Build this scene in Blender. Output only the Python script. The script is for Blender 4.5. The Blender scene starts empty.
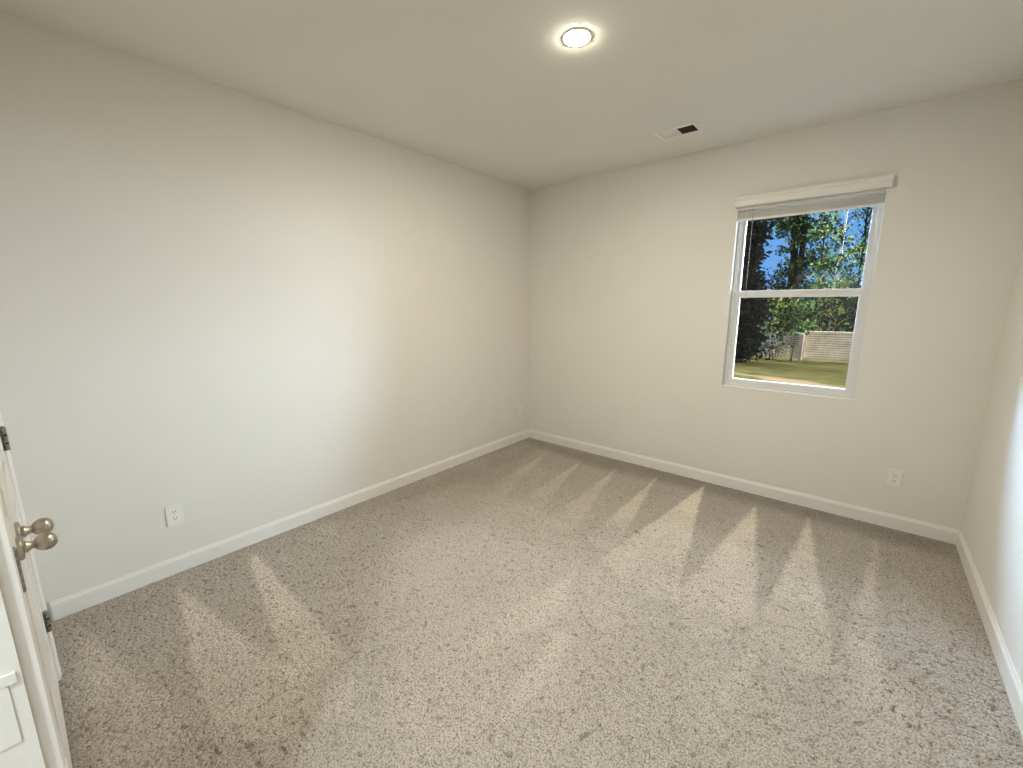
import bpy, bmesh, math, random
import numpy as np
from mathutils import Vector, Matrix

random.seed(7)
rng = np.random.default_rng(7)
S = bpy.context.scene
COL = S.collection
PI = math.pi

# ------------------------------------------------------------------ camera
XL, XR, YB, ZC = -2.92, 0.6072, 3.7635, 2.74        # left / right / back wall faces, ceiling height
CAM_H = 1.5305
F_PX, PITCH, ROLL, YAW = 419.66, 0.1853, -0.0021, 0.7019
cp, sp = math.cos(PITCH), math.sin(PITCH)
fw = Vector((-math.sin(YAW) * cp, math.cos(YAW) * cp, -sp))
rt = Vector((math.cos(YAW), math.sin(YAW), 0))
up = rt.cross(fw)
r2 = math.cos(ROLL) * rt + math.sin(ROLL) * up
u2 = -math.sin(ROLL) * rt + math.cos(ROLL) * up
cd = bpy.data.cameras.new('camera')
cd.sensor_fit = 'HORIZONTAL'
cd.sensor_width = 36.0
cd.lens = 36.0 * F_PX / 1023.0
cd.clip_start = 0.01
cd.clip_end = 300
camo = bpy.data.objects.new('camera', cd)
COL.objects.link(camo)
camo.matrix_world = Matrix((
    (r2.x, u2.x, -fw.x, 0), (r2.y, u2.y, -fw.y, 0), (r2.z, u2.z, -fw.z, CAM_H), (0, 0, 0, 1)))
S.camera = camo


def pix_ray(px, py):
    return F_PX * fw + (px - 511.5) * r2 - (py - 384.0) * u2


# ------------------------------------------------------------------ sky, sun, exposure
VS = S.view_settings
S.display_settings.display_device = 'sRGB'
VS.view_transform = 'Standard'
VS.look = 'None'
VS.gamma = 1.0
VS.use_curve_mapping = False
VS.exposure = 0.0

SKY_BLUE = (0.175, 0.43, 0.94, 1)
SKY_HIGH = 9.0      # paler sky overhead
SKY_RIGHT = 35.0    # bright sky band added right of the view to light the left wall
SKY_LEFT = 38.0      # bright sky band added left of the view to light the right wall
LAMP = 1180.0
HALL_FILL = 1030.0
SUN = 4.2
LAMP_COL = (1.0, 0.945, 0.78)
HALL_COL = (1.0, 1.13, 1.24)
BAND_COL = (1.0, 1.2, 1.5)
BAND_COL_LEFT = (1.0, 1.45, 2.2)

w = bpy.data.worlds.new('sky')
S.world = w
w.use_nodes = True
nt = w.node_tree
nt.nodes.clear()


def N(t, kind, **kw):
    n = t.nodes.new(kind)
    for k, v in kw.items():
        setattr(n, k, v)
    return n


def math_node(t, op, a, b=None, clamp=False):
    n = N(t, 'ShaderNodeMath', operation=op, use_clamp=clamp)
    for i, v in enumerate((a, b)):
        if v is None:
            continue
        if isinstance(v, (int, float)):
            n.inputs[i].default_value = v
        else:
            t.links.new(v, n.inputs[i])
    return n.outputs[0]


tc = N(nt, 'ShaderNodeTexCoord')
sep = N(nt, 'ShaderNodeSeparateXYZ')
nt.links.new(tc.outputs['Generated'], sep.inputs[0])
mr = N(nt, 'ShaderNodeMapRange', interpolation_type='SMOOTHSTEP')
mr.inputs['From Min'].default_value = 0.22
mr.inputs['From Max'].default_value = 0.60
nt.links.new(sep.outputs['Z'], mr.inputs['Value'])
high = math_node(nt, 'MULTIPLY', mr.outputs['Result'], SKY_HIGH)


def smooth(t, src, a, b_):
    m_ = N(t, 'ShaderNodeMapRange', interpolation_type='SMOOTHSTEP')
    m_.inputs['From Min'].default_value = a
    m_.inputs['From Max'].default_value = b_
    t.links.new(src, m_.inputs['Value'])
    return m_.outputs['Result']


def mul(*v):
    r = v[0]
    for q in v[1:]:
        r = math_node(nt, 'MULTIPLY', r, q)
    return r


hx = math_node(nt, 'DIVIDE', sep.outputs['X'], math_node(nt, 'SQRT', math_node(nt, 'ADD', mul(sep.outputs['X'], sep.outputs['X']), mul(sep.outputs['Y'], sep.outputs['Y']))))
fade = math_node(nt, 'SUBTRACT', 1.0, smooth(nt, sep.outputs['Z'], 0.60, 0.90))
front = smooth(nt, sep.outputs['Y'], -0.05, 0.20)
high = mul(high, front)
fade_r = math_node(nt, 'SUBTRACT', 1.0, smooth(nt, sep.outputs['Z'], 0.28, 0.55))
right = mul(smooth(nt, hx, 0.25, 0.60), fade_r, front, SKY_RIGHT, math_node(nt, 'ADD', 1.0, mul(3.5, smooth(nt, hx, 0.74, 0.92))))
neg = math_node(nt, 'MULTIPLY', hx, -1.0)
left = mul(smooth(nt, neg, 0.38, 0.65), fade, front, SKY_LEFT, math_node(nt, 'ADD', 1.0, mul(1.2, smooth(nt, neg, 0.74, 0.92))))
tot = math_node(nt, 'ADD', high, right)


def tint(col, fac):
    n_ = N(nt, 'ShaderNodeVectorMath', operation='SCALE')
    n_.inputs[0].default_value = col
    nt.links.new(fac, n_.inputs['Scale'])
    return n_.outputs[0]


add1 = N(nt, 'ShaderNodeVectorMath', operation='ADD')
nt.links.new(tint(BAND_COL, tot), add1.inputs[0])
nt.links.new(tint(BAND_COL_LEFT, left), add1.inputs[1])
addv = N(nt, 'ShaderNodeVectorMath', operation='ADD')
nt.links.new(add1.outputs[0], addv.inputs[0])
addv.inputs[1].default_value = SKY_BLUE[:3]
bg = N(nt, 'ShaderNodeBackground')
nt.links.new(addv.outputs[0], bg.inputs['Color'])
bg.inputs['Strength'].default_value = 1.0
wo = N(nt, 'ShaderNodeOutputWorld')
nt.links.new(bg.outputs[0], wo.inputs['Surface'])

sl = bpy.data.lights.new('sun', 'SUN')
sl.energy = SUN
sl.angle = math.radians(0.6)
sl.color = (1.0, 0.94, 0.84)
so = bpy.data.objects.new('sun', sl)
COL.objects.link(so)
so.location = (12, -8, 20)
SUN_DIR = Vector((0.62, -0.52, 0.62)).normalized()          # towards the sun: right of and behind the house
so.rotation_euler = SUN_DIR.to_track_quat('Z', 'Y').to_euler()


# ------------------------------------------------------------------ materials
def mat(name, col, rough=0.6, metal=0.0, spec=0.5, noise=None, bump=None):
    m = bpy.data.materials.new(name)
    m.use_nodes = True
    t = m.node_tree
    b = t.nodes['Principled BSDF']
    b.inputs['Base Color'].default_value = (*col, 1)
    b.inputs['Roughness'].default_value = rough
    b.inputs['Metallic'].default_value = metal
    b.inputs['Specular IOR Level'].default_value = spec
    co = N(t, 'ShaderNodeTexCoord')
    if noise:
        sc, amt = noise
        n = N(t, 'ShaderNodeTexNoise')
        n.inputs['Scale'].default_value = sc
        n.inputs['Detail'].default_value = 4
        t.links.new(co.outputs['Object'], n.inputs['Vector'])
        r = N(t, 'ShaderNodeValToRGB')
        r.color_ramp.elements[0].position = 0.3
        r.color_ramp.elements[1].position = 0.7
        r.color_ramp.elements[0].color = (*[c * (1 - amt) for c in col], 1)
        r.color_ramp.elements[1].color = (*[min(1, c * (1 + amt)) for c in col], 1)
        t.links.new(n.outputs['Fac'], r.inputs[0])
        t.links.new(r.outputs[0], b.inputs['Base Color'])
    if bump:
        sc, st, dist = bump
        n = N(t, 'ShaderNodeTexNoise')
        n.inputs['Scale'].default_value = sc
        n.inputs['Detail'].default_value = 3
        t.links.new(co.outputs['Object'], n.inputs['Vector'])
        bu = N(t, 'ShaderNodeBump')
        bu.inputs['Strength'].default_value = st
        bu.inputs['Distance'].default_value = dist
        t.links.new(n.outputs['Fac'], bu.inputs['Height'])
        t.links.new(bu.outputs[0], b.inputs['Normal'])
    return m


def emit(name, col, strength):
    m = bpy.data.materials.new(name)
    m.use_nodes = True
    b = m.node_tree.nodes['Principled BSDF']
    b.inputs['Base Color'].default_value = (0.9, 0.9, 0.88, 1)
    b.inputs['Emission Color'].default_value = (*col, 1)
    b.inputs['Emission Strength'].default_value = strength
    return m


M_WALL = mat('wall_paint', (0.78, 0.75, 0.69), 0.75, 0, 0.25, noise=(2.0, 0.012), bump=(160, 0.06, 0.002))
M_CEIL = mat('ceiling_paint', (0.85, 0.83, 0.77), 0.9, 0, 0.15, noise=(3.0, 0.01), bump=(120, 0.08, 0.002))
M_TRIM = mat('trim_paint', (0.82, 0.80, 0.76), 0.35, 0, 0.4, noise=(5, 0.01))
M_DOOR = mat('door_paint', (0.82, 0.805, 0.765), 0.4, 0, 0.4, noise=(5, 0.01))
M_VINYL = mat('white_vinyl', (0.72, 0.71, 0.69), 0.35, 0, 0.4, noise=(6, 0.01))
M_BLIND = mat('blind_slats', (0.78, 0.755, 0.70), 0.45, 0, 0.35, noise=(8, 0.015))
M_SLAT_SHADE = mat('slat_enamel_shaded', (0.66, 0.635, 0.585), 0.5, 0, 0.3, noise=(8, 0.02))  # darker than the other blind parts: shadow on the stack put into the colour
M_PLATE = mat('outlet_plastic', (0.83, 0.815, 0.78), 0.3, 0, 0.45, noise=(9, 0.008))
M_SLOT = mat('outlet_slot', (0.05, 0.045, 0.04), 0.6, noise=(30, 0.1))
M_NICKEL = mat('satin_nickel', (0.50, 0.455, 0.385), 0.28, 1.0, noise=(14, 0.05))
M_HINGE = mat('hinge_metal', (0.26, 0.25, 0.235), 0.42, 0.8, noise=(40, 0.12))
M_SCREW = mat('screw_dark', (0.04, 0.04, 0.04), 0.5, 0.5, noise=(40, 0.1))
M_DUCT_SHADE = mat('duct_shade', (0.035, 0.03, 0.025), 0.8, noise=(10, 0.1))
M_VENT = mat('vent_enamel', (0.90, 0.87, 0.80), 0.4, noise=(9, 0.01))
M_LED = emit('led_diffuser', LAMP_COL, LAMP)
M_HALL_FILL = emit('hall_fill', HALL_COL, HALL_FILL)
M_SUB = mat('subfloor', (0.4, 0.36, 0.3), 0.9, noise=(4, 0.1))
M_EXT = mat('siding', (0.6, 0.6, 0.58), 0.8, noise=(3, 0.05))
M_FENCE = mat('weathered_boards', (0.40, 0.305, 0.205), 0.85, 0, 0.05, noise=(2.2, 0.28), bump=(20, 0.4, 0.01))
M_POST = mat('post_wood', (0.22, 0.165, 0.11), 0.85, noise=(6, 0.2), bump=(20, 0.4, 0.01))
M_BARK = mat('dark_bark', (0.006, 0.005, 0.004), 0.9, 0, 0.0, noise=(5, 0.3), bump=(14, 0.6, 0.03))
M_BIRCH = mat('pale_bark', (0.20, 0.175, 0.14), 0.8, 0, 0.0, noise=(7, 0.3), bump=(14, 0.4, 0.02))


def glass_mat():
    m = bpy.data.materials.new('window_glass')
    m.use_nodes = True
    t = m.node_tree
    t.nodes.clear()
    tr = N(t, 'ShaderNodeBsdfTransparent')
    tr.inputs[0].default_value = (0.95, 0.97, 0.96, 1)
    gl = N(t, 'ShaderNodeBsdfGlossy')
    gl.inputs['Roughness'].default_value = 0.02
    fr = N(t, 'ShaderNodeFresnel')
    fr.inputs['IOR'].default_value = 1.3
    mx = N(t, 'ShaderNodeMixShader')
    o = N(t, 'ShaderNodeOutputMaterial')
    t.links.new(fr.outputs[0], mx.inputs[0])
    t.links.new(tr.outputs[0], mx.inputs[1])
    t.links.new(gl.outputs[0], mx.inputs[2])
    t.links.new(mx.outputs[0], o.inputs[0])
    return m


M_GLASS = glass_mat()


def leaf_mat(name, col):
    m = bpy.data.materials.new(name)
    m.use_nodes = True
    t = m.node_tree
    t.nodes.clear()
    co = N(t, 'ShaderNodeTexCoord')
    n = N(t, 'ShaderNodeTexNoise')
    n.inputs['Scale'].default_value = 1.7
    t.links.new(co.outputs['Object'], n.inputs['Vector'])
    r = N(t, 'ShaderNodeValToRGB')
    r.color_ramp.elements[0].position = 0.35
    r.color_ramp.elements[1].position = 0.65
    r.color_ramp.elements[0].color = (*[c * 0.75 for c in col], 1)
    r.color_ramp.elements[1].color = (*[c * 1.25 for c in col], 1)
    t.links.new(n.outputs['Fac'], r.inputs[0])
    d = N(t, 'ShaderNodeBsdfDiffuse')
    tl = N(t, 'ShaderNodeBsdfTranslucent')
    t.links.new(r.outputs[0], d.inputs[0])
    t.links.new(r.outputs[0], tl.inputs[0])
    mx = N(t, 'ShaderNodeMixShader')
    mx.inputs[0].default_value = 0.3
    o = N(t, 'ShaderNodeOutputMaterial')
    t.links.new(d.outputs[0], mx.inputs[1])
    t.links.new(tl.outputs[0], mx.inputs[2])
    t.links.new(mx.outputs[0], o.inputs[0])
    return m


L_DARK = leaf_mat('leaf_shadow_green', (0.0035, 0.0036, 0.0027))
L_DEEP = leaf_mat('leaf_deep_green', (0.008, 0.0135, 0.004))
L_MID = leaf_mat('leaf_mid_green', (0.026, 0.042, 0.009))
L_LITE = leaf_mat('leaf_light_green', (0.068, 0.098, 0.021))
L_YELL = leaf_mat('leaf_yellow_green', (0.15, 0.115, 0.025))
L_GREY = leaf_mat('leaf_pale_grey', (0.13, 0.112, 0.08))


def lawn_mat():
    m = bpy.data.materials.new('lawn_grass')
    m.use_nodes = True
    t = m.node_tree
    b = N(t, 'ShaderNodeBsdfDiffuse')
    t.links.new(b.outputs[0], t.nodes['Material Output'].inputs[0])
    co = N(t, 'ShaderNodeTexCoord')
    n1 = N(t, 'ShaderNodeTexNoise')
    n1.inputs['Scale'].default_value = 1.6
    n1.inputs['Detail'].default_value = 4
    n1.inputs['Roughness'].default_value = 0.7
    n2 = N(t, 'ShaderNodeTexNoise')
    n2.inputs['Scale'].default_value = 0.55
    n2.inputs['Detail'].default_value = 5
    for n in (n1, n2):
        t.links.new(co.outputs['Object'], n.inputs['Vector'])
    r = N(t, 'ShaderNodeValToRGB')
    e = r.color_ramp.elements
    e[0].position, e[0].color = 0.3, (0.0135, 0.0110, 0.0030, 1)
    e[1].position, e[1].color = 0.72, (0.050, 0.036, 0.0105, 1)
    t.links.new(n1.outputs['Fac'], r.inputs[0])
    # bare clay along a strip that runs across the yard nearer the house
    s = N(t, 'ShaderNodeSeparateXYZ')
    t.links.new(co.outputs['Object'], s.inputs[0])
    dist = math_node(t, 'ABSOLUTE', math_node(t, 'SUBTRACT', math_node(
        t, 'ADD', s.outputs['Y'], math_node(t, 'MULTIPLY', s.outputs['X'], 0.35)), 13.6))
    wob = math_node(t, 'ADD', dist, math_node(t, 'MULTIPLY', n2.outputs['Fac'], 1.6))
    f = N(t, 'ShaderNodeMapRange')
    f.inputs['From Min'].default_value = 0.95
    f.inputs['From Max'].default_value = 1.35
    f.inputs['To Min'].default_value = 1
    f.inputs['To Max'].default_value = 0
    t.links.new(wob, f.inputs['Value'])
    # worn clay under the fence line as well
    mx = N(t, 'ShaderNodeMix', data_type='RGBA')
    t.links.new(f.outputs['Result'], mx.inputs['Factor'])
    t.links.new(r.outputs[0], mx.inputs[6])
    mx.inputs[7].default_value = (0.085, 0.046, 0.021, 1)
    t.links.new(mx.outputs[2], b.inputs['Color'])
    return m


def carpet_mat():
    m = bpy.data.materials.new('carpet_pile')
    m.use_nodes = True
    t = m.node_tree
    b = t.nodes['Principled BSDF']
    b.inputs['Roughness'].default_value = 1.0
    b.inputs['Specular IOR Level'].default_value = 0.05
    co = N(t, 'ShaderNodeTexCoord')
    n1 = N(t, 'ShaderNodeTexNoise')
    n1.inputs['Scale'].default_value = 150.0
    n1.inputs['Detail'].default_value = 3
    t.links.new(co.outputs['Object'], n1.inputs['Vector'])
    r = N(t, 'ShaderNodeValToRGB')
    e = r.color_ramp.elements
    e[0].position, e[0].color = 0.33, (0.24, 0.198, 0.152, 1)  # yarn fleck, darkened to stand in for shade between tufts
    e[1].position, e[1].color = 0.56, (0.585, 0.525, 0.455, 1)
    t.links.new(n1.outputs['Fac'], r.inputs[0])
    at = N(t, 'ShaderNodeAttribute', attribute_name='nap_and_light')
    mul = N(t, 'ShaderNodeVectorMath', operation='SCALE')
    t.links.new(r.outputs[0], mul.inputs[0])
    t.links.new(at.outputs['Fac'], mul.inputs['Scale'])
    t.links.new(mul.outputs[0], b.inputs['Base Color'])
    bu = N(t, 'ShaderNodeBump')
    bu.inputs['Strength'].default_value = 0.5
    bu.inputs['Distance'].default_value = 0.006
    t.links.new(n1.outputs['Fac'], bu.inputs['Height'])
    t.links.new(bu.outputs[0], b.inputs['Normal'])
    return m


# ------------------------------------------------------------------ mesh helpers
def add_box(bm, lo, hi, bevel=0.0, mi=0, M=None):
    g = bmesh.ops.create_cube(bm, size=1.0)
    vs = g['verts']
    lo, hi = Vector(lo), Vector(hi)
    for v in vs:
        v.co = Vector(((lo[i] + hi[i]) / 2 + v.co[i] * (hi[i] - lo[i]) for i in range(3)))
    fs = set(f for v in vs for f in v.link_faces)
    if bevel > 0:
        es = list(set(e for v in vs for e in v.link_edges))
        r = bmesh.ops.bevel(bm, geom=es, offset=bevel, segments=2, affect='EDGES', profile=0.6)
        fs = set(f for v in vs if v.is_valid for f in v.link_faces) | set(r['faces'])
        vs = list(set(v for f in fs if f.is_valid for v in f.verts))
    for f in fs:
        if f.is_valid:
            f.material_index = mi
    if M is not None:
        for v in vs:
            v.co = M @ v.co
    return vs


def add_lathe(bm, prof, M=None, seg=32, mi=0):
    """prof: (radius, height) pairs turned about local Z."""
    rings = []
    for r, z in prof:
        if r < 1e-6:
            rings.append([bm.verts.new((0, 0, z))])
        else:
            rings.append([bm.verts.new((r * math.cos(2 * PI * k / seg), r * math.sin(2 * PI * k / seg), z)) for k in range(seg)])
    for a, b_ in zip(rings, rings[1:]):
        for k in range(seg):
            k2 = (k + 1) % seg
            if len(a) == 1 and len(b_) == 1:
                continue
            if len(a) == 1:
                f = bm.faces.new((a[0], b_[k2], b_[k]))
            elif len(b_) == 1:
                f = bm.faces.new((a[k], a[k2], b_[0]))
            else:
                f = bm.faces.new((a[k], a[k2], b_[k2], b_[k]))
            f.smooth = True
            f.material_index = mi
    vs = [v for r in rings for v in r]
    if M is not None:
        for v in vs:
            v.co = M @ v.co
    return vs


def add_prism(bm, prof, path0, path1, ax_u, ax_v, M=None):
    """closed 2-D profile (u, v) swept straight from path0 to path1."""
    A = [bm.verts.new(Vector(path0) + Vector(ax_u) * u + Vector(ax_v) * v) for u, v in prof]
    B = [bm.verts.new(Vector(path1) + Vector(ax_u) * u + Vector(ax_v) * v) for u, v in prof]
    n = len(prof)
    for k in range(n):
        bm.faces.new((A[k], A[(k + 1) % n], B[(k + 1) % n], B[k]))
    bm.faces.new(A[::-1])
    bm.faces.new(B)
    if M is not None:
        for v in A + B:
            v.co = M @ v.co


def add_tube(bm, pts, radii, seg=8, mi=0):
    pts = [Vector(p) for p in pts]
    rings = []
    for i, p in enumerate(pts):
        d = (pts[min(i + 1, len(pts) - 1)] - pts[max(i - 1, 0)]).normalized()
        a = d.cross(Vector((0.31, 0.95, 0.05))).normalized()
        b_ = d.cross(a)
        rings.append([bm.verts.new(p + radii[i] * (math.cos(2 * PI * k / seg) * a + math.sin(2 * PI * k / seg) * b_)) for k in range(seg)])
    for A, B in zip(rings, rings[1:]):
        for k in range(seg):
            f = bm.faces.new((A[k], A[(k + 1) % seg], B[(k + 1) % seg], B[k]))
            f.smooth = True
            f.material_index = mi
    bm.faces.new(rings[0][::-1]).material_index = mi
    bm.faces.new(rings[-1]).material_index = mi


def obj(name, bm, mats, parent=None, smooth=False):
    bmesh.ops.recalc_face_normals(bm, faces=bm.faces[:])
    me = bpy.data.meshes.new(name)
    bm.to_mesh(me)
    bm.free()
    for m in (mats if isinstance(mats, (list, tuple)) else [mats]):
        me.materials.append(m)
    if smooth:
        me.polygons.foreach_set('use_smooth', [True] * len(me.polygons))
    o = bpy.data.objects.new(name, me)
    COL.objects.link(o)
    if parent is not None:
        o.parent = parent
        o.matrix_parent_inverse = Matrix.Translation(-parent.location) if parent.type == 'EMPTY' else Matrix()
        o.matrix_parent_inverse = parent.matrix_basis.inverted()
    return o


def tag(o, label, cat, group=None, kind=None):
    o['label'] = label
    o['category'] = cat
    if group:
        o['group'] = group
    if kind:
        o['kind'] = kind
    return o


def thing(name, label, cat, loc=(0, 0, 0), group=None, kind=None):
    o = bpy.data.objects.new(name, None)
    COL.objects.link(o)
    o.empty_display_size = 0.1
    o.location = loc
    return tag(o, label, cat, group, kind)


def box_obj(name, lo, hi, m, bevel=0.0, parent=None):
    bm = bmesh.new()
    add_box(bm, lo, hi, bevel)
    return obj(name, bm, m, parent)


# near wall frame: s runs left from under the camera, d out into the room, z up
TH = math.atan(0.0114)
MW = Matrix.Translation((0, -0.055, 0)) @ Matrix.Rotation(TH, 4, 'Z') @ Matrix.Diagonal((-1, 1, 1, 1))
# (s, d, z) -> x = -s, y = -0.055 - 0.0114 s + d

# ------------------------------------------------------------------ room shell
WT = 0.13
OX0, OX1, OZ0, OZ1 = -0.888, -0.010, 0.857, 2.30        # window opening


def structure(o, label, cat):
    return tag(o, label, cat, kind='structure')


structure(box_obj('floor', (XL - WT, -1.75, -0.22), (XR + WT, YB + WT, -0.02), M_SUB),
          'floor slab under the beige carpet', 'floor')
structure(box_obj('wall_left', (XL - WT, -1.75, -0.02), (XL, YB + WT, ZC), M_WALL),
          'long bare off-white wall on the left with two low outlets', 'wall')
structure(box_obj('wall_right', (XR, -1.75, -0.02), (XR + WT, YB + WT, ZC), M_WALL),
          'bare off-white side wall at the right edge', 'wall')
bm = bmesh.new()
add_box(bm, (XL, YB, -0.02), (OX0, YB + WT, ZC))
add_box(bm, (OX1, YB, -0.02), (XR, YB + WT, ZC))
add_box(bm, (OX0, YB, -0.02), (OX1, YB + WT, OZ0))
add_box(bm, (OX0, YB, OZ1), (OX1, YB + WT, ZC))
structure(obj('wall_back', bm, M_WALL), 'off-white end wall that holds the window', 'wall')
structure(box_obj('ceiling', (XL - WT, -1.75, ZC), (XR + WT, YB + WT, ZC + 0.2), M_CEIL),
          'flat greyish white ceiling with one round light', 'ceiling')

# near wall with the double-door closet opening and the doorway the picture is taken from
CL0, CL1 = 1.146, 2.392         # closet opening along s
EN0, EN1 = 0.03, 0.945          # doorway along s
DH = 2.045
bm = bmesh.new()
add_box(bm, (-0.66, -0.115, 0.006), (EN0, 0, ZC), M=MW)
add_box(bm, (EN1, -0.115, 0.006), (CL0, 0, ZC), M=MW)
add_box(bm, (CL1, -0.115, 0.006), (2.96, 0, ZC), M=MW)
add_box(bm, (EN0, -0.115, DH), (EN1, 0, ZC), M=MW)
add_box(bm, (CL0, -0.115, DH), (CL1, 0, ZC), M=MW)
structure(obj('wall_front', bm, M_WALL), 'off-white wall with closet doors, seen edge-on at far left', 'wall')
# the hall behind the doorway and the closet's back
structure(box_obj('wall_hall', (XL - WT, -1.75, -0.02), (XR, -1.65, ZC), M_WALL), 'far wall of the hall behind the doorway', 'wall')
structure(box_obj('wall_closet', (-1.10, -1.65, -0.02), (-1.00, -0.21, ZC), M_WALL), 'wall between closet and hall', 'wall')

# baseboards
BB = [(0, 0), (0.0135, 0), (0.0135, 0.078), (0.0115, 0.086), (0.0075, 0.092), (0.006, 0.1), (0, 0.1)]


def baseboard(name, p0, p1, out, label):
    bm = bmesh.new()
    add_prism(bm, BB, p0, p1, out, (0, 0, 1))
    structure(obj(name, bm, M_TRIM), label, 'baseboard')


baseboard('baseboard_left', (XL, -0.07, 0), (XL, YB, 0), (1, 0, 0), 'white baseboard along the long left wall')
baseboard('baseboard_back', (XL, YB, 0), (XR, YB, 0), (0, -1, 0), 'white baseboard under the window wall')
baseboard('baseboard_right', (XR, -0.05, 0), (XR, YB, 0), (-1, 0, 0), 'white baseboard along the right wall')

# casings (profile u along s away from the opening, v out into the room)


def casing(name, s0, s1, label, square=False):
    bm = bmesh.new()
    W_, T = 0.057, 0.018 if square else 0.0135
    if square:
        pf = [(0, 0), (0, T), (0.012, T), (0.03, T - 0.001), (W_, T), (W_, 0)]
    else:
        pf = [(0, 0), (0, 0.006), (0.004, 0.008), (0.02, 0.009), (0.028, 0.0125), (0.042, T), (W_ - 0.003, T), (W_, T - 0.003), (W_, 0)]
    rv = 0.005
    add_prism(bm, pf, (s0 - rv, 0, 0.0), (s0 - rv, 0, DH + rv + W_), (-1, 0, 0), (0, 1, 0), M=MW)
    add_prism(bm, pf, (s1 + rv, 0, 0.0), (s1 + rv, 0, DH + rv + W_), (1, 0, 0), (0, 1, 0), M=MW)
    add_prism(bm, pf, (s0 - rv, 0, DH + rv), (s1 + rv, 0, DH + rv), (0, 0, 1), (0, 1, 0), M=MW)
    # jamb linings and stops
    j = 0.004
    add_box(bm, (s0, -0.115, 0), (s0 + j, 0.0, DH), M=MW)
    add_box(bm, (s1 - j, -0.115, 0), (s1, 0.0, DH), M=MW)
    add_box(bm, (s0, -0.115, DH - j), (s1, 0.0, DH), M=MW)
    structure(obj(name, bm, M_TRIM), label, 'door trim')


casing('trim_1', CL0, CL1, 'white casing round the closet doors, at far left')
casing('trim_2', EN0, EN1, 'pale casing edge of the near doorway, bottom left corner', square=True)

# ------------------------------------------------------------------ closet doors
LEAF_T = 0.035


def knob_mesh(s, z):
    """egg knob on a round rosette, axis pointing out of the door face (+d)."""
    R = Matrix.Translation((s, 0, z)) @ Matrix.Rotation(-PI / 2, 4, 'X')
    return MW @ R


def make_door(name, s_h, s_l, knob_s, label):
    """door leaf flush with the wall face, hinged at s_h, latch at s_l."""
    t = thing(name, label, 'door', tuple(MW @ Vector((s_h, 0, 0))), kind='structure')
    a, b_ = min(s_h, s_l), max(s_h, s_l)
    bm = bmesh.new()
    z0, z1 = 0.018, DH - 0.006
    g = 0.003
    a += g
    b_ -= g / 2
    stile = 0.10
    rails = [(z0, z0 + 0.20), (0.86, 0.99), (z1 - 0.11, z1)]
    add_box(bm, (a, -LEAF_T, z0), (a + stile, 0, z1), 0.0015, M=MW)
    add_box(bm, (b_ - stile, -LEAF_T, z0), (b_, 0, z1), 0.0015, M=MW)
    for lo, hi in rails:
        add_box(bm, (a + stile, -LEAF_T, lo), (b_ - stile, 0, hi), M=MW)
    for lo, hi in ((rails[0][1], rails[1][0]), (rails[1][1], rails[2][0])):
        add_box(bm, (a + stile, -LEAF_T + 0.006, lo), (b_ - stile, -0.010, hi), M=MW)
        add_box(bm, (a + stile + 0.035, -LEAF_T + 0.004, lo + 0.035), (b_ - stile - 0.035, -0.003, hi - 0.035), 0.006, M=MW)
    obj('door_leaf', bm, M_DOOR, t)
    K = knob_mesh(knob_s, 0.877)
    kb = bmesh.new()
    add_lathe(kb, [(0.0150, 0.010), (0.0168, 0.0135), (0.0160, 0.018), (0.0115, 0.0225), (0.0098, 0.0265), (0.0105, 0.0300), (0.0150, 0.0330), (0.0200, 0.0375),
                   (0.0238, 0.0440), (0.0252, 0.0510), (0.0246, 0.0580), (0.0216, 0.0655), (0.0160, 0.0712), (0.0080, 0.0748), (0.0, 0.0757)], K, 40)
    kn = obj('door_knob', kb, M_NICKEL, t)
    rb = bmesh.new()
    add_lathe(rb, [(0.0, 0.0), (0.0325, 0.0), (0.0335, 0.006), (0.0315, 0.0095), (0.022, 0.0115), (0.0155, 0.0125), (0.0, 0.0125)], K, 40)
    obj('rosette', rb, M_NICKEL, kn)
    for zc in (0.283, 1.05, 1.80):
        hb = bmesh.new()
        sg = 1 if s_h > s_l else -1
        # knuckle barrel in five knuckles with finial tips, and the visible strip of the leaves
        for k in range(5):
            z_a = zc - 0.0445 + k * 0.0178
            add_lathe(hb, [(0, z_a), (0.0070, z_a + 0.0004), (0.0078, z_a + 0.0015), (0.0078, z_a + 0.0163), (0.0070, z_a + 0.0174), (0, z_a + 0.0178)],
                      MW @ Matrix.Translation((s_h, 0.0095, 0)), 16)
        add_lathe(hb, [(0, zc + 0.0445), (0.005, zc + 0.0445), (0.005, zc + 0.0475), (0, zc + 0.049)], MW @ Matrix.Translation((s_h, 0.0095, 0)), 16)
        add_box(hb, (s_h - 0.012, 0.0, zc - 0.0445), (s_h + 0.012, 0.0022, zc + 0.0445), 0.0004, M=MW)
        h = obj('hinge', hb, M_HINGE, t)
        sb = bmesh.new()
        for dz in (-0.016, 0.014):
            Rm = MW @ Matrix.Translation((s_h - sg * 0.005, 0.0125, zc + dz)) @ Matrix.Rotation(PI / 2, 4, 'Y')
            add_lathe(sb, [(0, -0.006), (0.0038, -0.006), (0.0045, -0.001), (0.0045, 0.006), (0, 0.006)], Rm, 14)
        obj('screw', sb, M_SCREW, h)
    return t


make_door('door_1', CL1 - 0.004, 1.770, 1.770 + 0.065, 'white closet door hinged beside the left wall, knob set behind the other')
make_door('door_2', CL0 + 0.004, 1.770, 1.770 - 0.060, 'white closet door nearer the corner of the frame, front knob')

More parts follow.
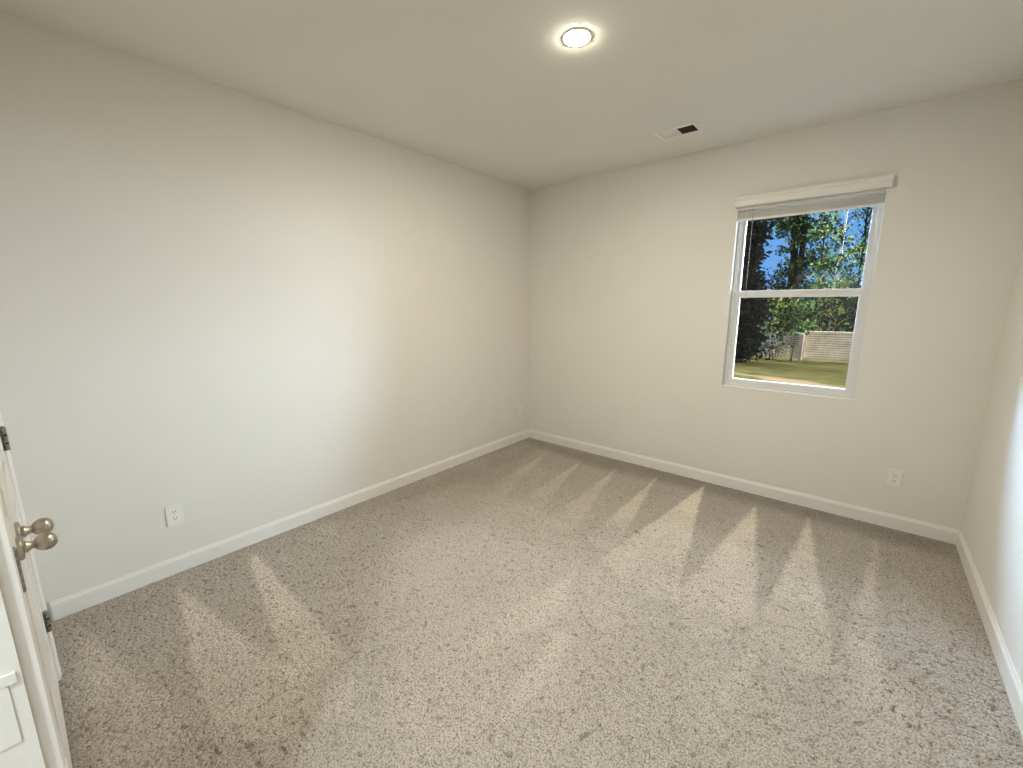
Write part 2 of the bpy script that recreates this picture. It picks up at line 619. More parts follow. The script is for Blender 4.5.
# strike plate on the near doorway's jamb (painted over)
bm = bmesh.new()
add_box(bm, (EN1 - 0.0062, -0.056, 0.860), (EN1 - 0.004, -0.015, 0.968), 0.0008, M=MW)
add_box(bm, (EN1 - 0.0076, -0.046, 0.962), (EN1 - 0.004, -0.005, 0.980), 0.001, M=MW)
sp_ = obj('strike_plate', bm, M_PLATE)
tag(sp_, 'painted strike plate on the near doorway jamb, bottom left corner', 'strike plate')

# ------------------------------------------------------------------ window
wn = thing('window_1', 'white double-hung window set in the end wall', 'window', ((OX0 + OX1) / 2, YB + 0.056, OZ0), kind='structure')
FY0, FY1 = YB + 0.050, YB + 0.126
FWD = 0.028


def ring(bm, x0, x1, z0, z1, y0, y1, wl, wr, wb, wt, bev=0.003):
    add_box(bm, (x0, y0, z0), (x0 + wl, y1, z1), bev)
    add_box(bm, (x1 - wr, y0, z0), (x1, y1, z1), bev)
    add_box(bm, (x0 + wl - 0.002, y0 + 0.0005, z0), (x1 - wr + 0.002, y1 - 0.0005, z0 + wb), bev)
    add_box(bm, (x0 + wl - 0.002, y0 + 0.0005, z1 - wt), (x1 - wr + 0.002, y1 - 0.0005, z1), bev)


bm = bmesh.new()
ring(bm, OX0 + 0.001, OX1 - 0.001, OZ0 + 0.001, OZ1 - 0.001, FY0, FY1, FWD, FWD, 0.026, 0.03)
# track ribs on both jambs
for x0, x1 in ((OX0 + FWD, OX0 + FWD + 0.007), (OX1 - FWD - 0.007, OX1 - FWD)):
    add_box(bm, (x0, YB + 0.090, OZ0 + 0.03), (x1, YB + 0.094, OZ1 - 0.03), 0.001)
    add_box(bm, (x0, YB + 0.056, 1.645), (x1, YB + 0.060, OZ1 - 0.03), 0.001)
obj('window_frame', bm, M_VINYL, wn)
ux0, ux1 = OX0 + FWD, OX1 - FWD
bm = bmesh.new()
ring(bm, ux0, ux1, 1.588, OZ1 - 0.03, YB + 0.096, YB + 0.124, 0.026, 0.036, 0.054, 0.03)
up_s = obj('upper_sash', bm, M_VINYL, wn)
bm = bmesh.new()
add_box(bm, (ux0 + 0.018, YB + 0.108, 1.635), (ux1 - 0.026, YB + 0.112, OZ1 - 0.055))
obj('glass_pane', bm, M_GLASS, up_s)
bm = bmesh.new()
ring(bm, ux0, ux1, OZ0 + 0.022, 1.640, YB + 0.060, YB + 0.088, 0.038, 0.040, 0.050, 0.050)
lo_s = obj('lower_sash', bm, M_VINYL, wn)
bm = bmesh.new()
add_box(bm, (ux0 + 0.030, YB + 0.072, OZ0 + 0.065), (ux1 - 0.032, YB + 0.076, 1.595))
obj('glass_pane', bm, M_GLASS, lo_s)
for sx in (0.28, 0.72):
    bm = bmesh.new()
    xx = ux0 + (ux1 - ux0) * sx
    add_box(bm, (xx - 0.03, YB + 0.062, 1.638), (xx + 0.03, YB + 0.086, 1.6425), 0.002)
    add_lathe(bm, [(0, 1.643), (0.011, 1.643), (0.010, 1.6465), (0, 1.647)], Matrix.Translation((xx, YB + 0.074, 0)), 16)
    add_box(bm, (xx - 0.004, YB + 0.054, 1.642), (xx + 0.024, YB + 0.068, 1.6455), 0.0015)
    obj('sash_lock', bm, M_VINYL, lo_s)
bm = bmesh.new()
add_box(bm, (OX0 + 0.001, YB - 0.005, OZ0), (OX1 - 0.001, FY0, OZ0 + 0.014), 0.003)
obj('window_sill', bm, M_TRIM, wn)
for rx0, rx1 in ((OX0 + 0.0005, OX0 + 0.007), (OX1 - 0.007, OX1 - 0.0005)):
    bm = bmesh.new()
    add_box(bm, (rx0, YB - 0.002, OZ0 + 0.014), (rx1, FY0, OZ1 - 0.001), 0.001)
    obj('side_jamb', bm, M_TRIM, wn)

# ------------------------------------------------------------------ blind
bl = thing('window_blind', 'white horizontal slat blind pulled fully up under its valance', 'blind', ((OX0 + OX1) / 2, YB + 0.03, 2.18))
bm = bmesh.new()
vp = [(0, 0), (0, 0.066), (0.005, 0.074), (0.012, 0.077), (0.016, 0.076), (0.019, 0.068), (0.019, 0.052), (0.016, 0.047), (0.016, 0.012), (0.013, 0.003), (0.008, 0)]
vx0, vx1 = -0.898, 0.010
add_prism(bm, vp, (vx0, YB - 0.022, 2.266), (vx1, YB - 0.022, 2.266), (0, -1, 0), (0, 0, 1))
add_box(bm, (vx0, YB - 0.023, 2.266), (vx0 + 0.012, YB - 0.0005, 2.340), 0.002)
add_box(bm, (vx1 - 0.012, YB - 0.023, 2.266), (vx1, YB - 0.0005, 2.340), 0.002)
obj('valance', bm, M_BLIND, bl)
bx0, bx1 = OX0 + 0.008, OX1 - 0.008
bm = bmesh.new()
add_box(bm, (bx0, YB + 0.003, 2.245), (bx1, YB + 0.0285, 2.297), 0.003)
obj('head_rail', bm, M_BLIND, bl)
bm = bmesh.new()
nsl = 18
for k in range(nsl):
    z = 2.1845 + k * 0.0029
    tilt = random.uniform(-0.0005, 0.0005)
    add_box(bm, (bx0 + random.uniform(0, 0.002), YB + 0.003 + random.uniform(0, 0.002), z + tilt), (bx1 - random.uniform(0, 0.002), YB + 0.026 + random.uniform(0, 0.002), z + 0.0019 + tilt))
obj('slats', bm, M_SLAT_SHADE, bl)
bm = bmesh.new()
add_box(bm, (bx0, YB + 0.003, 2.167), (bx1, YB + 0.0285, 2.1835), 0.004)
obj('bottom_rail', bm, M_BLIND, bl)
bm = bmesh.new()
wx = -0.772
add_tube(bm, [(wx, YB - 0.003, 2.262), (wx, YB - 0.003, 2.0), (wx + 0.001, YB - 0.002, 1.575)], [0.0022] * 3, 8)
add_tube(bm, [(wx, YB - 0.003, 1.615), (wx + 0.001, YB - 0.002, 1.572)], [0.003, 0.0034], 8)
M_CLEAR = bpy.data.materials.new('clear_wand')
M_CLEAR.use_nodes = True
_t = M_CLEAR.node_tree
_mx = N(_t, 'ShaderNodeMixShader')
_mx.inputs[0].default_value = 0.28
_tr = N(_t, 'ShaderNodeBsdfTransparent')
_t.links.new(_tr.outputs[0], _mx.inputs[1])
_t.links.new(_t.nodes['Principled BSDF'].outputs[0], _mx.inputs[2])
_t.links.new(_mx.outputs[0], _t.nodes['Material Output'].inputs[0])
obj('tilt_wand', bm, M_CLEAR, bl)
for lx in (bx0 + 0.06, (bx0 + bx1) / 2, bx1 - 0.06):
    bm = bmesh.new()
    add_box(bm, (lx - 0.001, YB + 0.0015, 2.168), (lx + 0.001, YB + 0.003, 2.246))
    obj('ladder_cord', bm, M_BLIND, bl)

# ------------------------------------------------------------------ ceiling light and vent
LX, LY = -1.183, 1.870


def downlight(x, y, led, label):
    t = thing('ceiling_light', label, 'ceiling light', (x, y, ZC))
    bm = bmesh.new()
    add_lathe(bm, [(0.071, 0), (0.0705, -0.0008), (0.066, -0.0018), (0.060, -0.0020), (0.058, -0.0018), (0.058, 0)], Matrix.Translation((x, y, ZC)), 64)
    obj('trim_ring', bm, M_VENT, t)
    bm = bmesh.new()
    add_lathe(bm, [(0.0588, -0.0008), (0.0586, -0.0023), (0.048, -0.0046), (0.028, -0.0056), (0, -0.0058)], Matrix.Translation((x, y, ZC)), 64)
    obj('diffuser', bm, led, t)


downlight(LX, LY, M_LED, 'round lit ceiling light in the middle of the ceiling')
downlight(-0.25, -0.95, M_HALL_FILL, 'added fill light in the hall, shaped as a round ceiling light')  # added light, unseen, fills the room through the doorway

vt = thing('ceiling_vent', 'white two-way ceiling air vent with one dark half', 'vent', (-1.190, 3.245, ZC))
vx0, vx1, vy0, vy1 = -1.336, -1.042, 3.148, 3.340
bm = bmesh.new()
e_ = 0.030
for lo, hi in (((vx0, vy0), (vx0 + e_, vy1)), ((vx1 - e_, vy0), (vx1, vy1)), ((vx0 + e_, vy0), (vx1 - e_, vy0 + e_)), ((vx0 + e_, vy1 - e_), (vx1 - e_, vy1))):
    add_box(bm, (*lo, ZC - 0.010), (*hi, ZC - 0.0005), 0.004)
obj('frame', bm, M_VENT, vt)
bm = bmesh.new()
xm = (vx0 + vx1) / 2
add_box(bm, (xm - 0.004, vy0 + e_, ZC - 0.006), (xm + 0.004, vy1 - e_, ZC - 0.0005), 0.001)
obj('divider', bm, M_VENT, vt)
box_obj('duct_opening', (vx0 + e_, vy0 + e_, ZC - 0.0012), (vx1 - e_, vy1 - e_, ZC - 0.0002), M_DUCT_SHADE, 0, vt)  # flat dark sheet stands in for the shaded duct
for side in (0, 1):
    xa, xb = (vx0 + e_ + 0.002, xm - 0.005) if side == 0 else (xm + 0.005, vx1 - e_ - 0.002)
    n = 8
    for k in range(n):
        xc = xa + (xb - xa) * (k + 0.5) / n
        bm = bmesh.new()
        dx = 0.0058 if side == 0 else -0.0024
        p = [(xc - dx, ZC - 0.0060), (xc - dx + 0.0007, ZC - 0.0060), (xc + dx + 0.0007, ZC - 0.0014), (xc + dx, ZC - 0.0014)]
        add_prism(bm, [(u, v) for u, v in p], (0, vy0 + e_, 0), (0, vy1 - e_, 0), (1, 0, 0), (0, 0, 1))
        obj('louver', bm, M_VENT if side == 0 else M_DUCT_SHADE, vt)  # right-half louvers coloured dark to stand in for the duct's shade

# ------------------------------------------------------------------ outlets


def outlet(loc, rotz, label):
    """built facing -Y then turned; plate 0.07 x 0.114"""
    t = thing('electrical_outlet', label, 'outlet', loc, 'electrical outlets low on the walls')
    R = Matrix.Translation(loc) @ Matrix.Rotation(rotz, 4, 'Z')
    hw, hh = 0.039, 0.060
    bm = bmesh.new()
    add_box(bm, (-hw, -0.0065, -hh), (hw, -0.0003, hh), 0.0025, M=R)
    obj('wall_plate', bm, M_PLATE, t)
    for zc in (-0.0195, 0.0195):
        bm = bmesh.new()
        prof = []
        for k in range(24):
            a = 2 * PI * k / 24
            prof.append((max(-0.0165, min(0.0165, 0.0185 * math.cos(a))), max(-0.0135, min(0.0135, 0.017 * math.sin(a)))))
        add_prism(bm, prof, (0, -0.0060, zc), (0, -0.0085, zc), (1, 0, 0), (0, 0, 1), M=R)
        rc = obj('receptacle', bm, M_PLATE, t)
        bm = bmesh.new()
        add_box(bm, (-0.0078, -0.0089, zc - 0.001), (-0.0052, -0.0080, zc + 0.0085), M=R)
        add_box(bm, (0.0052, -0.0089, zc - 0.0005), (0.0078, -0.0080, zc + 0.008), M=R)
        add_lathe(bm, [(0, 0), (0.0026, 0), (0.0026, 0.0009), (0, 0.0009)], R @ Matrix.Translation((0, -0.0080, zc - 0.0075)) @ Matrix.Rotation(PI / 2, 4, 'X'), 12)
        obj('slots', bm, M_SLOT, rc)
    bm = bmesh.new()
    add_lathe(bm, [(0, 0), (0.0034, 0), (0.003, 0.0012), (0, 0.0014)], R @ Matrix.Translation((0, -0.0064, 0)) @ Matrix.Rotation(PI / 2, 4, 'X'), 14)
    obj('screw', bm, M_PLATE, t)


outlet((XL, 0.453, 0.352), PI / 2, 'white duplex outlet on the left wall, nearer the closet doors')
outlet((XL, 3.590, 0.352), PI / 2, 'white outlet on the left wall close to the far corner')
outlet((0.255, YB, 0.361), 0.0, 'white outlet on the end wall to the right of the window')

# ------------------------------------------------------------------ carpet


def vnoise(x, y, seed):
    r = np.random.default_rng(seed)
    G = r.random((512, 512))
    xi, yi = np.floor(x).astype(int), np.floor(y).astype(int)
    fx, fy = x - xi, y - yi
    fx = fx * fx * (3 - 2 * fx)
    fy = fy * fy * (3 - 2 * fy)
    a = G[xi % 512, yi % 512]
    b_ = G[(xi + 1) % 512, yi % 512]
    c = G[xi % 512, (yi + 1) % 512]
    d = G[(xi + 1) % 512, (yi + 1) % 512]
    return (a * (1 - fx) + b_ * fx) * (1 - fy) + (c * (1 - fx) + d * fx) * fy


def floor_pt(px, py):
    d = pix_ray(px, py)
    t = -CAM_H / d.z
    return (d.x * t, d.y * t)


# vacuum strokes left in the pile: outline on the floor, tone of brushed pile plus painted window light and edge shade
STROKES_AND_LIGHT = [
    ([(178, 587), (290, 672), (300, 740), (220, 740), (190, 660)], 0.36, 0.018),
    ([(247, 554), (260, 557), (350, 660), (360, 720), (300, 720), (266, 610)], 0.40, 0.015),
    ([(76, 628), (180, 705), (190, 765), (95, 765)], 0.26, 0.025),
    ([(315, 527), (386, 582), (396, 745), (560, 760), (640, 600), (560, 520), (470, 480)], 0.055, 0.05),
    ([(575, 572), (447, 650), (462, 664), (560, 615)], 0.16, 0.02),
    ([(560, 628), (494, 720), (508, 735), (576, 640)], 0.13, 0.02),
    ([(704, 486), (600, 560), (640, 600), (676, 600)], 0.66, 0.012),  # strokes before the window are brightened to stand in for its daylight
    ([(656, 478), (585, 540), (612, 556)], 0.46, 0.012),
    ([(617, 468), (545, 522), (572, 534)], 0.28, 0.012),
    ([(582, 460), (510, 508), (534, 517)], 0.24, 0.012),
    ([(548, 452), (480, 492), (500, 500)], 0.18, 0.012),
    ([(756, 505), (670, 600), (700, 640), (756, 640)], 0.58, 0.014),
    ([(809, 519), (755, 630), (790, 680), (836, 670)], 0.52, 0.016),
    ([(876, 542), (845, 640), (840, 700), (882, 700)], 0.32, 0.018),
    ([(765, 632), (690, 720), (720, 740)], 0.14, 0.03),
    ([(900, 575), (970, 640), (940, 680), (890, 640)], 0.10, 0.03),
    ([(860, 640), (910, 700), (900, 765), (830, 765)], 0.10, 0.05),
    ([(529, 440), (760, 492), (952, 545), (952, 560), (760, 505), (600, 468), (545, 450)], -0.22, 0.07),  # no stroke: shade under the window wall put into the pile colour
    ([(540, 445), (440, 478), (330, 520), (360, 560), (470, 520)], -0.10, 0.08),  # no stroke: far corner shade put into the pile colour
]


def poly_sd(X, Y, P):
    """signed distance to a polygon, negative inside."""
    d = np.full(X.shape, 1e9)
    inside = np.zeros(X.shape, bool)
    n = len(P)
    for i in range(n):
        ax, ay = P[i]
        bx, by = P[(i + 1) % n]
        ex, ey = bx - ax, by - ay
        t = np.clip(((X - ax) * ex + (Y - ay) * ey) / (ex * ex + ey * ey + 1e-12), 0, 1)
        d = np.minimum(d, np.hypot(X - ax - t * ex, Y - ay - t * ey))
        c = ((ay > Y) != (by > Y)) & (X < (bx - ax) * (Y - ay) / (by - ay + 1e-12) + ax)
        inside ^= c
    return np.where(inside, -d, d)


def build_carpet():
    step = 0.0052
    x0, x1, y0, y1 = XL + 0.003, XR - 0.003, -0.30, YB - 0.003
    nx, ny = int((x1 - x0) / step), int((y1 - y0) / step)
    gx = np.linspace(x0, x1, nx)
    gy = np.linspace(y0, y1, ny)
    X, Y = np.meshgrid(gx, gy, indexing='ij')
    jx = X + rng.uniform(-0.002, 0.002, X.shape)
    jy = Y + rng.uniform(-0.002, 0.002, X.shape)
    # twisted yarn tufts: short worms in random directions
    wx = (vnoise(X / 0.05, Y / 0.05, 1) - 0.5) * 0.05
    wy = (vnoise(X / 0.05, Y / 0.05, 2) - 0.5) * 0.05
    h1 = vnoise((X + wx) / 0.0105, (Y + wy) / 0.0105, 3)
    h2 = vnoise((X + 0.6 * Y + wx) / 0.019, (Y - 0.6 * X + wy) / 0.008, 4)
    h4 = vnoise((X - 0.9 * Y + wx) / 0.019, (Y + 0.9 * X + wy) / 0.008, 9)
    h3 = rng.random(X.shape)
    big = vnoise(X / 0.25, Y / 0.25, 5) * 0.6 + vnoise(X / 0.09, Y / 0.09, 6) * 0.4
    low = np.minimum(h2, h4) * 0.6 + h1 * 0.4
    pits = np.clip((0.25 - low) / 0.12, 0, 1)
    Z = -0.006 + 0.004 * h1 + 0.003 * (h2 + h4) + 0.002 * h3 - 0.020 * pits
    nap_and_light = 0.855 + 0.10 * (big - 0.5)
    for pts, amt, soft in STROKES_AND_LIGHT:
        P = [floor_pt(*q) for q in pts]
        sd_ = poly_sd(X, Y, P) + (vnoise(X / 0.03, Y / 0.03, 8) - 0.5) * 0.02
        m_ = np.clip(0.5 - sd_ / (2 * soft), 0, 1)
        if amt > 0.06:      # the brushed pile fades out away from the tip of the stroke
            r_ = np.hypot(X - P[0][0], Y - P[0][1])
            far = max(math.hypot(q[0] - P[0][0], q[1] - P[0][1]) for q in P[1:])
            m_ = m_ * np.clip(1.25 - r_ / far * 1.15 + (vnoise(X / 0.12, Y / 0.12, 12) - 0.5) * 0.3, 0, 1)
        nap_and_light = nap_and_light + amt * m_
    edge = np.minimum.reduce([X - x0, x1 - X, Y - y0, y1 - Y])
    Z = np.where(edge < 1e-6, -0.019, Z)
    co = np.stack([np.where(edge > 1e-6, jx, X), np.where(edge > 1e-6, jy, Y), Z], -1).reshape(-1, 3)
    idx = np.arange(nx * ny).reshape(nx, ny)
    q = np.stack([idx[:-1, :-1], idx[1:, :-1], idx[1:, 1:], idx[:-1, 1:]], -1).reshape(-1, 4)
    me = bpy.data.meshes.new('carpet')
    me.vertices.add(len(co))
    me.vertices.foreach_set('co', co.astype(np.float32).ravel())
    me.loops.add(q.size)
    me.loops.foreach_set('vertex_index', q.astype(np.int32).ravel())
    me.polygons.add(len(q))
    me.polygons.foreach_set('loop_start', np.arange(0, q.size, 4, dtype=np.int32))
    me.polygons.foreach_set('use_smooth', np.ones(len(q), bool))
    a = me.attributes.new('nap_and_light', 'FLOAT', 'POINT')
    a.data.foreach_set('value', nap_and_light.astype(np.float32).ravel())
    me.update(calc_edges=True)
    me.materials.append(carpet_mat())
    o = bpy.data.objects.new('carpet', me)
    COL.objects.link(o)
    tag(o, 'beige textured carpet with vacuum stroke marks across the room', 'carpet', kind='stuff')


build_carpet()

# ------------------------------------------------------------------ yard


def ground_z(y):
    return -0.35 - 0.027 * (y - 4)


bm = bmesh.new()
gn = 40
xs = np.linspace(-30, 30, gn)
ys = np.concatenate([np.linspace(-12, 3.95, 4), np.linspace(4.5, 60, 50)])
gv = [[bm.verts.new((x, y, ground_z(y) + (0.05 * (vnoise(np.array(x * 0.5), np.array(y * 0.5), 11) - 0.5) if y > 5 else 0))) for y in ys] for x in xs]
for i in range(gn - 1):
    for j in range(len(ys) - 1):
        bm.faces.new((gv[i][j], gv[i + 1][j], gv[i + 1][j + 1], gv[i][j + 1]))
structure(obj('lawn', bm, lawn_mat(), smooth=True), 'sunlit dry grass yard seen through the window', 'lawn')


def fence(xa, ya, xb, yb, za, zb, zt, label):
    """horizontal-board fence section from (xa, ya) to (xb, yb)."""
    t = thing('wooden_fence', label, 'fence', (xa, ya, za), 'fence sections at the back of the yard')
    A, B = Vector((xa, ya, 0)), Vector((xb, yb, 0))
    L = (B - A).length
    ang = math.atan2(yb - ya, xb - xa)
    Mx = Matrix.Translation((xa, ya, 0)) @ Matrix.Rotation(ang, 4, 'Z')
    n = 12
    bh = (zt - za - 0.09) / n
    bm = bmesh.new()
    for k in range(n):
        z = za + 0.09 + k * bh
        o = random.uniform(-0.006, 0.006)
        add_box(bm, (0, -0.02 + o, z + 0.011), (L, 0.004 + o, z + bh - 0.011), 0.003, M=Mx)
    obj('boards', bm, M_FENCE, t)
    bm = bmesh.new()
    add_box(bm, (-0.02, -0.03, zt - 0.02), (L + 0.02, 0.10, zt + 0.02), 0.004, M=Mx)
    obj('cap_rail', bm, M_FENCE, t)
    npost = max(2, int(L / 2.4) + 1)
    for k in range(npost):
        bm = bmesh.new()
        xx = L * k / (npost - 1)
        add_box(bm, (xx - 0.045, 0.006, za - 0.1), (xx + 0.045, 0.096, zt - 0.02), 0.004, M=Mx)
        obj('post', bm, M_POST, t)


FY = 22.0
zg = ground_z(FY)
fence(-0.0925 * FY, FY, 5.0, FY + 0.6, zg, zg, 1.5305 - 0.0515 * FY, 'weathered grey board fence section in full sun, right of the post')
fence(-6.5, 21.6, -0.0985 * 21.6, 21.6, ground_z(21.6), ground_z(21.6), 1.5305 - 0.0555 * 21.6, 'weathered board fence section dappled with leaf shade, left of the post')
bm = bmesh.new()
add_box(bm, (-0.0995 * 21.5, 21.4, zg - 0.1), (-0.0945 * 21.5, 21.52, 1.5305 - 0.056 * 21.5), 0.01)
tag(obj('fence_post', bm, M_POST), 'stout wooden post between the two fence sections', 'post')


def leaves_mesh(name, centers, mats, size, parent, weights=None):
    """leaf blades as small folded quads; centers: array (n, 3)."""
    n = len(centers)
    a = rng.normal(size=(n, 3))
    a /= np.linalg.norm(a, axis=1)[:, None]
    b_ = rng.normal(size=(n, 3))
    b_ -= (a * b_).sum(1)[:, None] * a
    b_ /= np.linalg.norm(b_, axis=1)[:, None]
    c = np.cross(a, b_)
    s = (size * rng.uniform(0.6, 1.4, n))[:, None]
    p0 = centers - a * s * 0.55
    p1 = centers + b_ * s * 0.32 + c * s * 0.08
    p2 = centers + a * s * 0.55
    p3 = centers - b_ * s * 0.32 + c * s * 0.08
    co = np.stack([p0, p1, p2, p3], 1).reshape(-1, 3)
    i = np.arange(n) * 4
    tri = np.stack([i, i + 1, i + 2, i, i + 2, i + 3], 1).reshape(-1)
    me = bpy.data.meshes.new(name)
    me.vertices.add(len(co))
    me.vertices.foreach_set('co', co.astype(np.float32).ravel())
    me.loops.add(len(tri))
    me.loops.foreach_set('vertex_index', tri.astype(np.int32))
    me.polygons.add(n * 2)
    me.polygons.foreach_set('loop_start', np.arange(0, n * 6, 3, dtype=np.int32))
    mi = rng.choice(len(mats), n, p=weights).repeat(2).astype(np.int32)
    me.polygons.foreach_set('material_index', mi)
    me.update(calc_edges=True)
    for m in mats:
        me.materials.append(m)
    o = bpy.data.objects.new(name, me)
    COL.objects.link(o)
    o.parent = parent
    o.matrix_parent_inverse = parent.matrix_basis.inverted()
    return o


def tree(name, label, cat, x, y, h, r0, crown, nclump, per, csize, mats, wts, lsize, bark, lean=(0, 0), twin=0, group=None, trunk_top=0.9, seed=0):
    """crown: list of (z fraction, radius) limits; clumps of leaves sit at branch ends."""
    rn = random.Random(seed)
    zg_ = ground_z(y)
    t = thing(name, label, cat, (x, y, zg_), group)
    tb = bmesh.new()
    bb = bmesh.new()
    tops = []
    for q in range(1 + (twin != 0)):
        ox = twin * q
        pts, rad = [], []
        for k in range(9):
            f = k / 8
            pts.append((x + ox * min(1, 0.3 + f) + lean[0] * f + rn.uniform(-0.05, 0.05) * h * 0.08, y + lean[1] * f + rn.uniform(-0.05, 0.05) * h * 0.08, zg_ - 0.1 + f * h * trunk_top))
            rad.append(r0 * (1.15 if k == 0 else 1) * (1 - 0.8 * f) + 0.012)
        add_tube(tb, pts, rad, 8)
        tops.append(pts)
    obj('trunk', tb, bark, t)
    cs = []
    for k in range(nclump):
        zf = rn.uniform(crown[0][0], crown[-1][0])
        rr = np.interp(zf, [c[0] for c in crown], [c[1] for c in crown])
        ang = rn.uniform(0, 2 * PI)
        d = rr * math.sqrt(rn.uniform(0.05, 1))
        pts = tops[k % len(tops)]
        fb = max(0.08, min(1.0, (zf - rn.uniform(0.02, 0.10)) / trunk_top))
        i0 = min(7, int(fb * 8))
        base = Vector(pts[i0]).lerp(Vector(pts[i0 + 1]), fb * 8 - i0 if i0 < 8 else 0)
        end = Vector((base.x + math.cos(ang) * d, base.y + math.sin(ang) * d, zg_ + zf * h))
        mid = base.lerp(end, 0.5) + Vector((0, 0, rn.uniform(-0.02, 0.08) * d))
        add_tube(bb, [base, mid, end], [0.018 * h / 8 + 0.01, 0.012 * h / 8 + 0.006, 0.005], 5)
        n = int(per * rn.uniform(0.5, 1.5))
        cs.append(np.array(end) + rng.normal(size=(n, 3)) * np.array([csize, csize, csize * 0.6]) * rn.uniform(0.7, 1.3))
    obj('branches', bb, M_BARK, t)
    leaves_mesh('foliage', np.concatenate(cs), mats, lsize, t, wts)
    return t


G_T = 'trees beyond the yard fence'
# dark evergreen standing in the yard at the left of the view
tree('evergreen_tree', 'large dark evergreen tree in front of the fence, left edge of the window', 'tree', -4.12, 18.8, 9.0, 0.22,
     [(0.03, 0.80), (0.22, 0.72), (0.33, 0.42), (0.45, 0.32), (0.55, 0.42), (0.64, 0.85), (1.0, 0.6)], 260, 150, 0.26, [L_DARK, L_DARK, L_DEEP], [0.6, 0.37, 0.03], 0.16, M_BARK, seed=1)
# tall dark twin-trunked tree in the middle
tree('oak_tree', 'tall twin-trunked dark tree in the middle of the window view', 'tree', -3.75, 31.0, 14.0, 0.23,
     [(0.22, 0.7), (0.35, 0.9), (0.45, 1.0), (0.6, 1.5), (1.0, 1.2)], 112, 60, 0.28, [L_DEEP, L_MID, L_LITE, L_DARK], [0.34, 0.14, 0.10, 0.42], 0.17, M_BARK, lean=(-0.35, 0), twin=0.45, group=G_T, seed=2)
tree('birch_tree', 'slender tree with a pale trunk behind the sunny fence section', 'tree', -0.0605 * 26, 26.0, 8.6, 0.075,
     [(0.26, 0.8), (0.45, 0.7), (0.7, 1.2), (1.0, 1.1)], 40, 46, 0.26, [L_MID, L_LITE, L_YELL, L_DEEP, L_DARK], [0.2, 0.17, 0.13, 0.25, 0.25], 0.14, M_BIRCH, lean=(0.18, 0), group=G_T, seed=3)
tree('maple_tree', 'loose green tree at the right edge of the window view', 'tree', -0.025 * 33, 33.0, 12.5, 0.09,
     [(0.25, 0.9), (0.5, 1.1), (1.0, 1.3)], 48, 50, 0.30, [L_MID, L_DEEP, L_LITE, L_DARK], [0.22, 0.33, 0.12, 0.33], 0.16, M_BARK, group=G_T, seed=4)
tree('maple_tree', 'leafy tree farther back between the dark trunks and the pale trunk', 'tree', -0.083 * 40, 40.0, 11.5, 0.10,
     [(0.22, 1.0), (0.45, 0.8), (1.0, 1.0)], 34, 50, 0.36, [L_DEEP, L_MID, L_LITE, L_DARK], [0.35, 0.2, 0.1, 0.35], 0.2, M_BARK, group=G_T, seed=5)
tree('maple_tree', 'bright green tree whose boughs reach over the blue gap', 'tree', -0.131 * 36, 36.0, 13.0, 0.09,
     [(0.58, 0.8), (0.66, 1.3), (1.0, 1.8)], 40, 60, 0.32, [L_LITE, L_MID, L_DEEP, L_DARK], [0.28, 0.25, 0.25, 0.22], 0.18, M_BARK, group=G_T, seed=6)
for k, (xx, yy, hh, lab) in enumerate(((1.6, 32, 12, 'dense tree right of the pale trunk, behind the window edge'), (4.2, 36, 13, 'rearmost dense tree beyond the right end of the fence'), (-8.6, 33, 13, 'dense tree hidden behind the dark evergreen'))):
    tree('oak_tree', lab, 'tree', xx, yy, hh, 0.2, [(0.2, 1.6), (0.5, 2.0), (1.0, 1.2)], 60, 70, 0.45, [L_DEEP, L_MID, L_DARK], [0.4, 0.35, 0.25], 0.22, M_BARK, group=G_T, seed=20 + k)


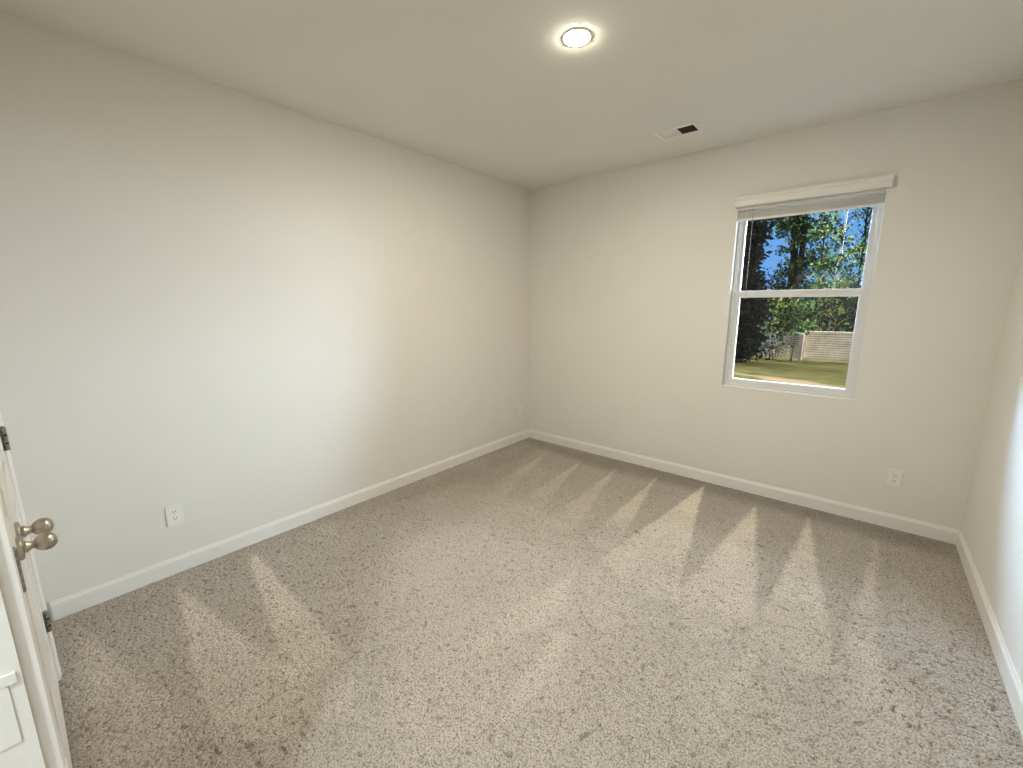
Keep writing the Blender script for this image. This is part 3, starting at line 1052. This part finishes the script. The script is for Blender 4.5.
def shrub(label, x, y, h, r, n, mats, wts, ls, seed, group='shrubs along the yard fence', zmin=0.25):
    rn = random.Random(seed)
    zg_ = ground_z(y)
    t = thing('shrub', label, 'shrub', (x, y, zg_), group)
    bm = bmesh.new()
    cs = []
    for k in range(n):
        ang, d = rn.uniform(0, 2 * PI), r * math.sqrt(rn.random())
        e = Vector((x + math.cos(ang) * d, y + math.sin(ang) * d * 0.6, zg_ + h * rn.uniform(zmin, 1.0)))
        b0 = Vector((x + math.cos(ang) * d * 0.2, y, zg_ - 0.05))
        if k % 9 == 0:
            add_tube(bm, [b0, b0.lerp(e, 0.6) + Vector((0, 0, 0.1)), e], [0.010, 0.007, 0.003], 5)
        cs.append(np.array(e) + rng.normal(size=(26, 3)) * np.array([0.20, 0.16, 0.15]))
    obj('stems', bm, M_BARK, t)
    leaves_mesh('foliage', np.concatenate(cs), mats, ls, t, wts)


shrub('yellow-green bush reaching above the shaded fence section', -0.142 * 20.9, 20.9, 2.45, 0.62, 44, [L_YELL, L_LITE, L_DEEP, L_DARK], [0.22, 0.18, 0.3, 0.3], 0.12, 31, zmin=0.55)
shrub('bright green shrub beside the fence post', -0.113 * 21.0, 21.0, 2.3, 0.42, 36, [L_LITE, L_MID, L_DEEP, L_DARK], [0.3, 0.25, 0.25, 0.2], 0.12, 32, zmin=0.58)
shrub('yellow-leaved shrub at the foot of the pale trunk', -0.062 * 24.5, 24.5, 3.0, 0.55, 44, [L_YELL, L_LITE, L_DEEP, L_DARK], [0.27, 0.18, 0.25, 0.3], 0.12, 33)
shrub('grey-leaved shrub in front of the shaded fence section', -0.150 * 20.8, 20.8, 1.25, 0.55, 30, [L_GREY, L_DEEP, L_DARK], [0.45, 0.2, 0.35], 0.10, 34)
shrub('dark shrub behind the sunny fence section, left of the pale trunk', -0.083 * 25, 25, 2.9, 0.75, 70, [L_DEEP, L_DARK, L_LITE], [0.35, 0.55, 0.10], 0.14, 35, zmin=0.08)
shrub('dark shrub behind the right end of the visible fence', -0.032 * 25, 25, 2.9, 0.8, 70, [L_DEEP, L_DARK, L_LITE], [0.35, 0.55, 0.10], 0.14, 36, zmin=0.08)
for k, (f, lab) in enumerate(((-0.215, 'back-row thicket behind the dark evergreen'), (-0.165, 'back-row thicket under the blue gap'), (-0.125, 'back-row thicket behind the twin trunks'), (-0.09, 'back-row thicket in the middle distance'),
                              (-0.05, 'back-row thicket behind the pale trunk'), (-0.01, 'back-row thicket at the right window edge'), (0.035, 'back-row thicket past the window edge'))):
    shrub(lab, f * 42, 42 + (k % 3), 4.2 + 0.4 * (k % 2), 1.5, 120, [L_DARK, L_DEEP, L_MID], [0.6, 0.32, 0.08], 0.24, 50 + k, 'thickets far behind the fence', zmin=0.04)
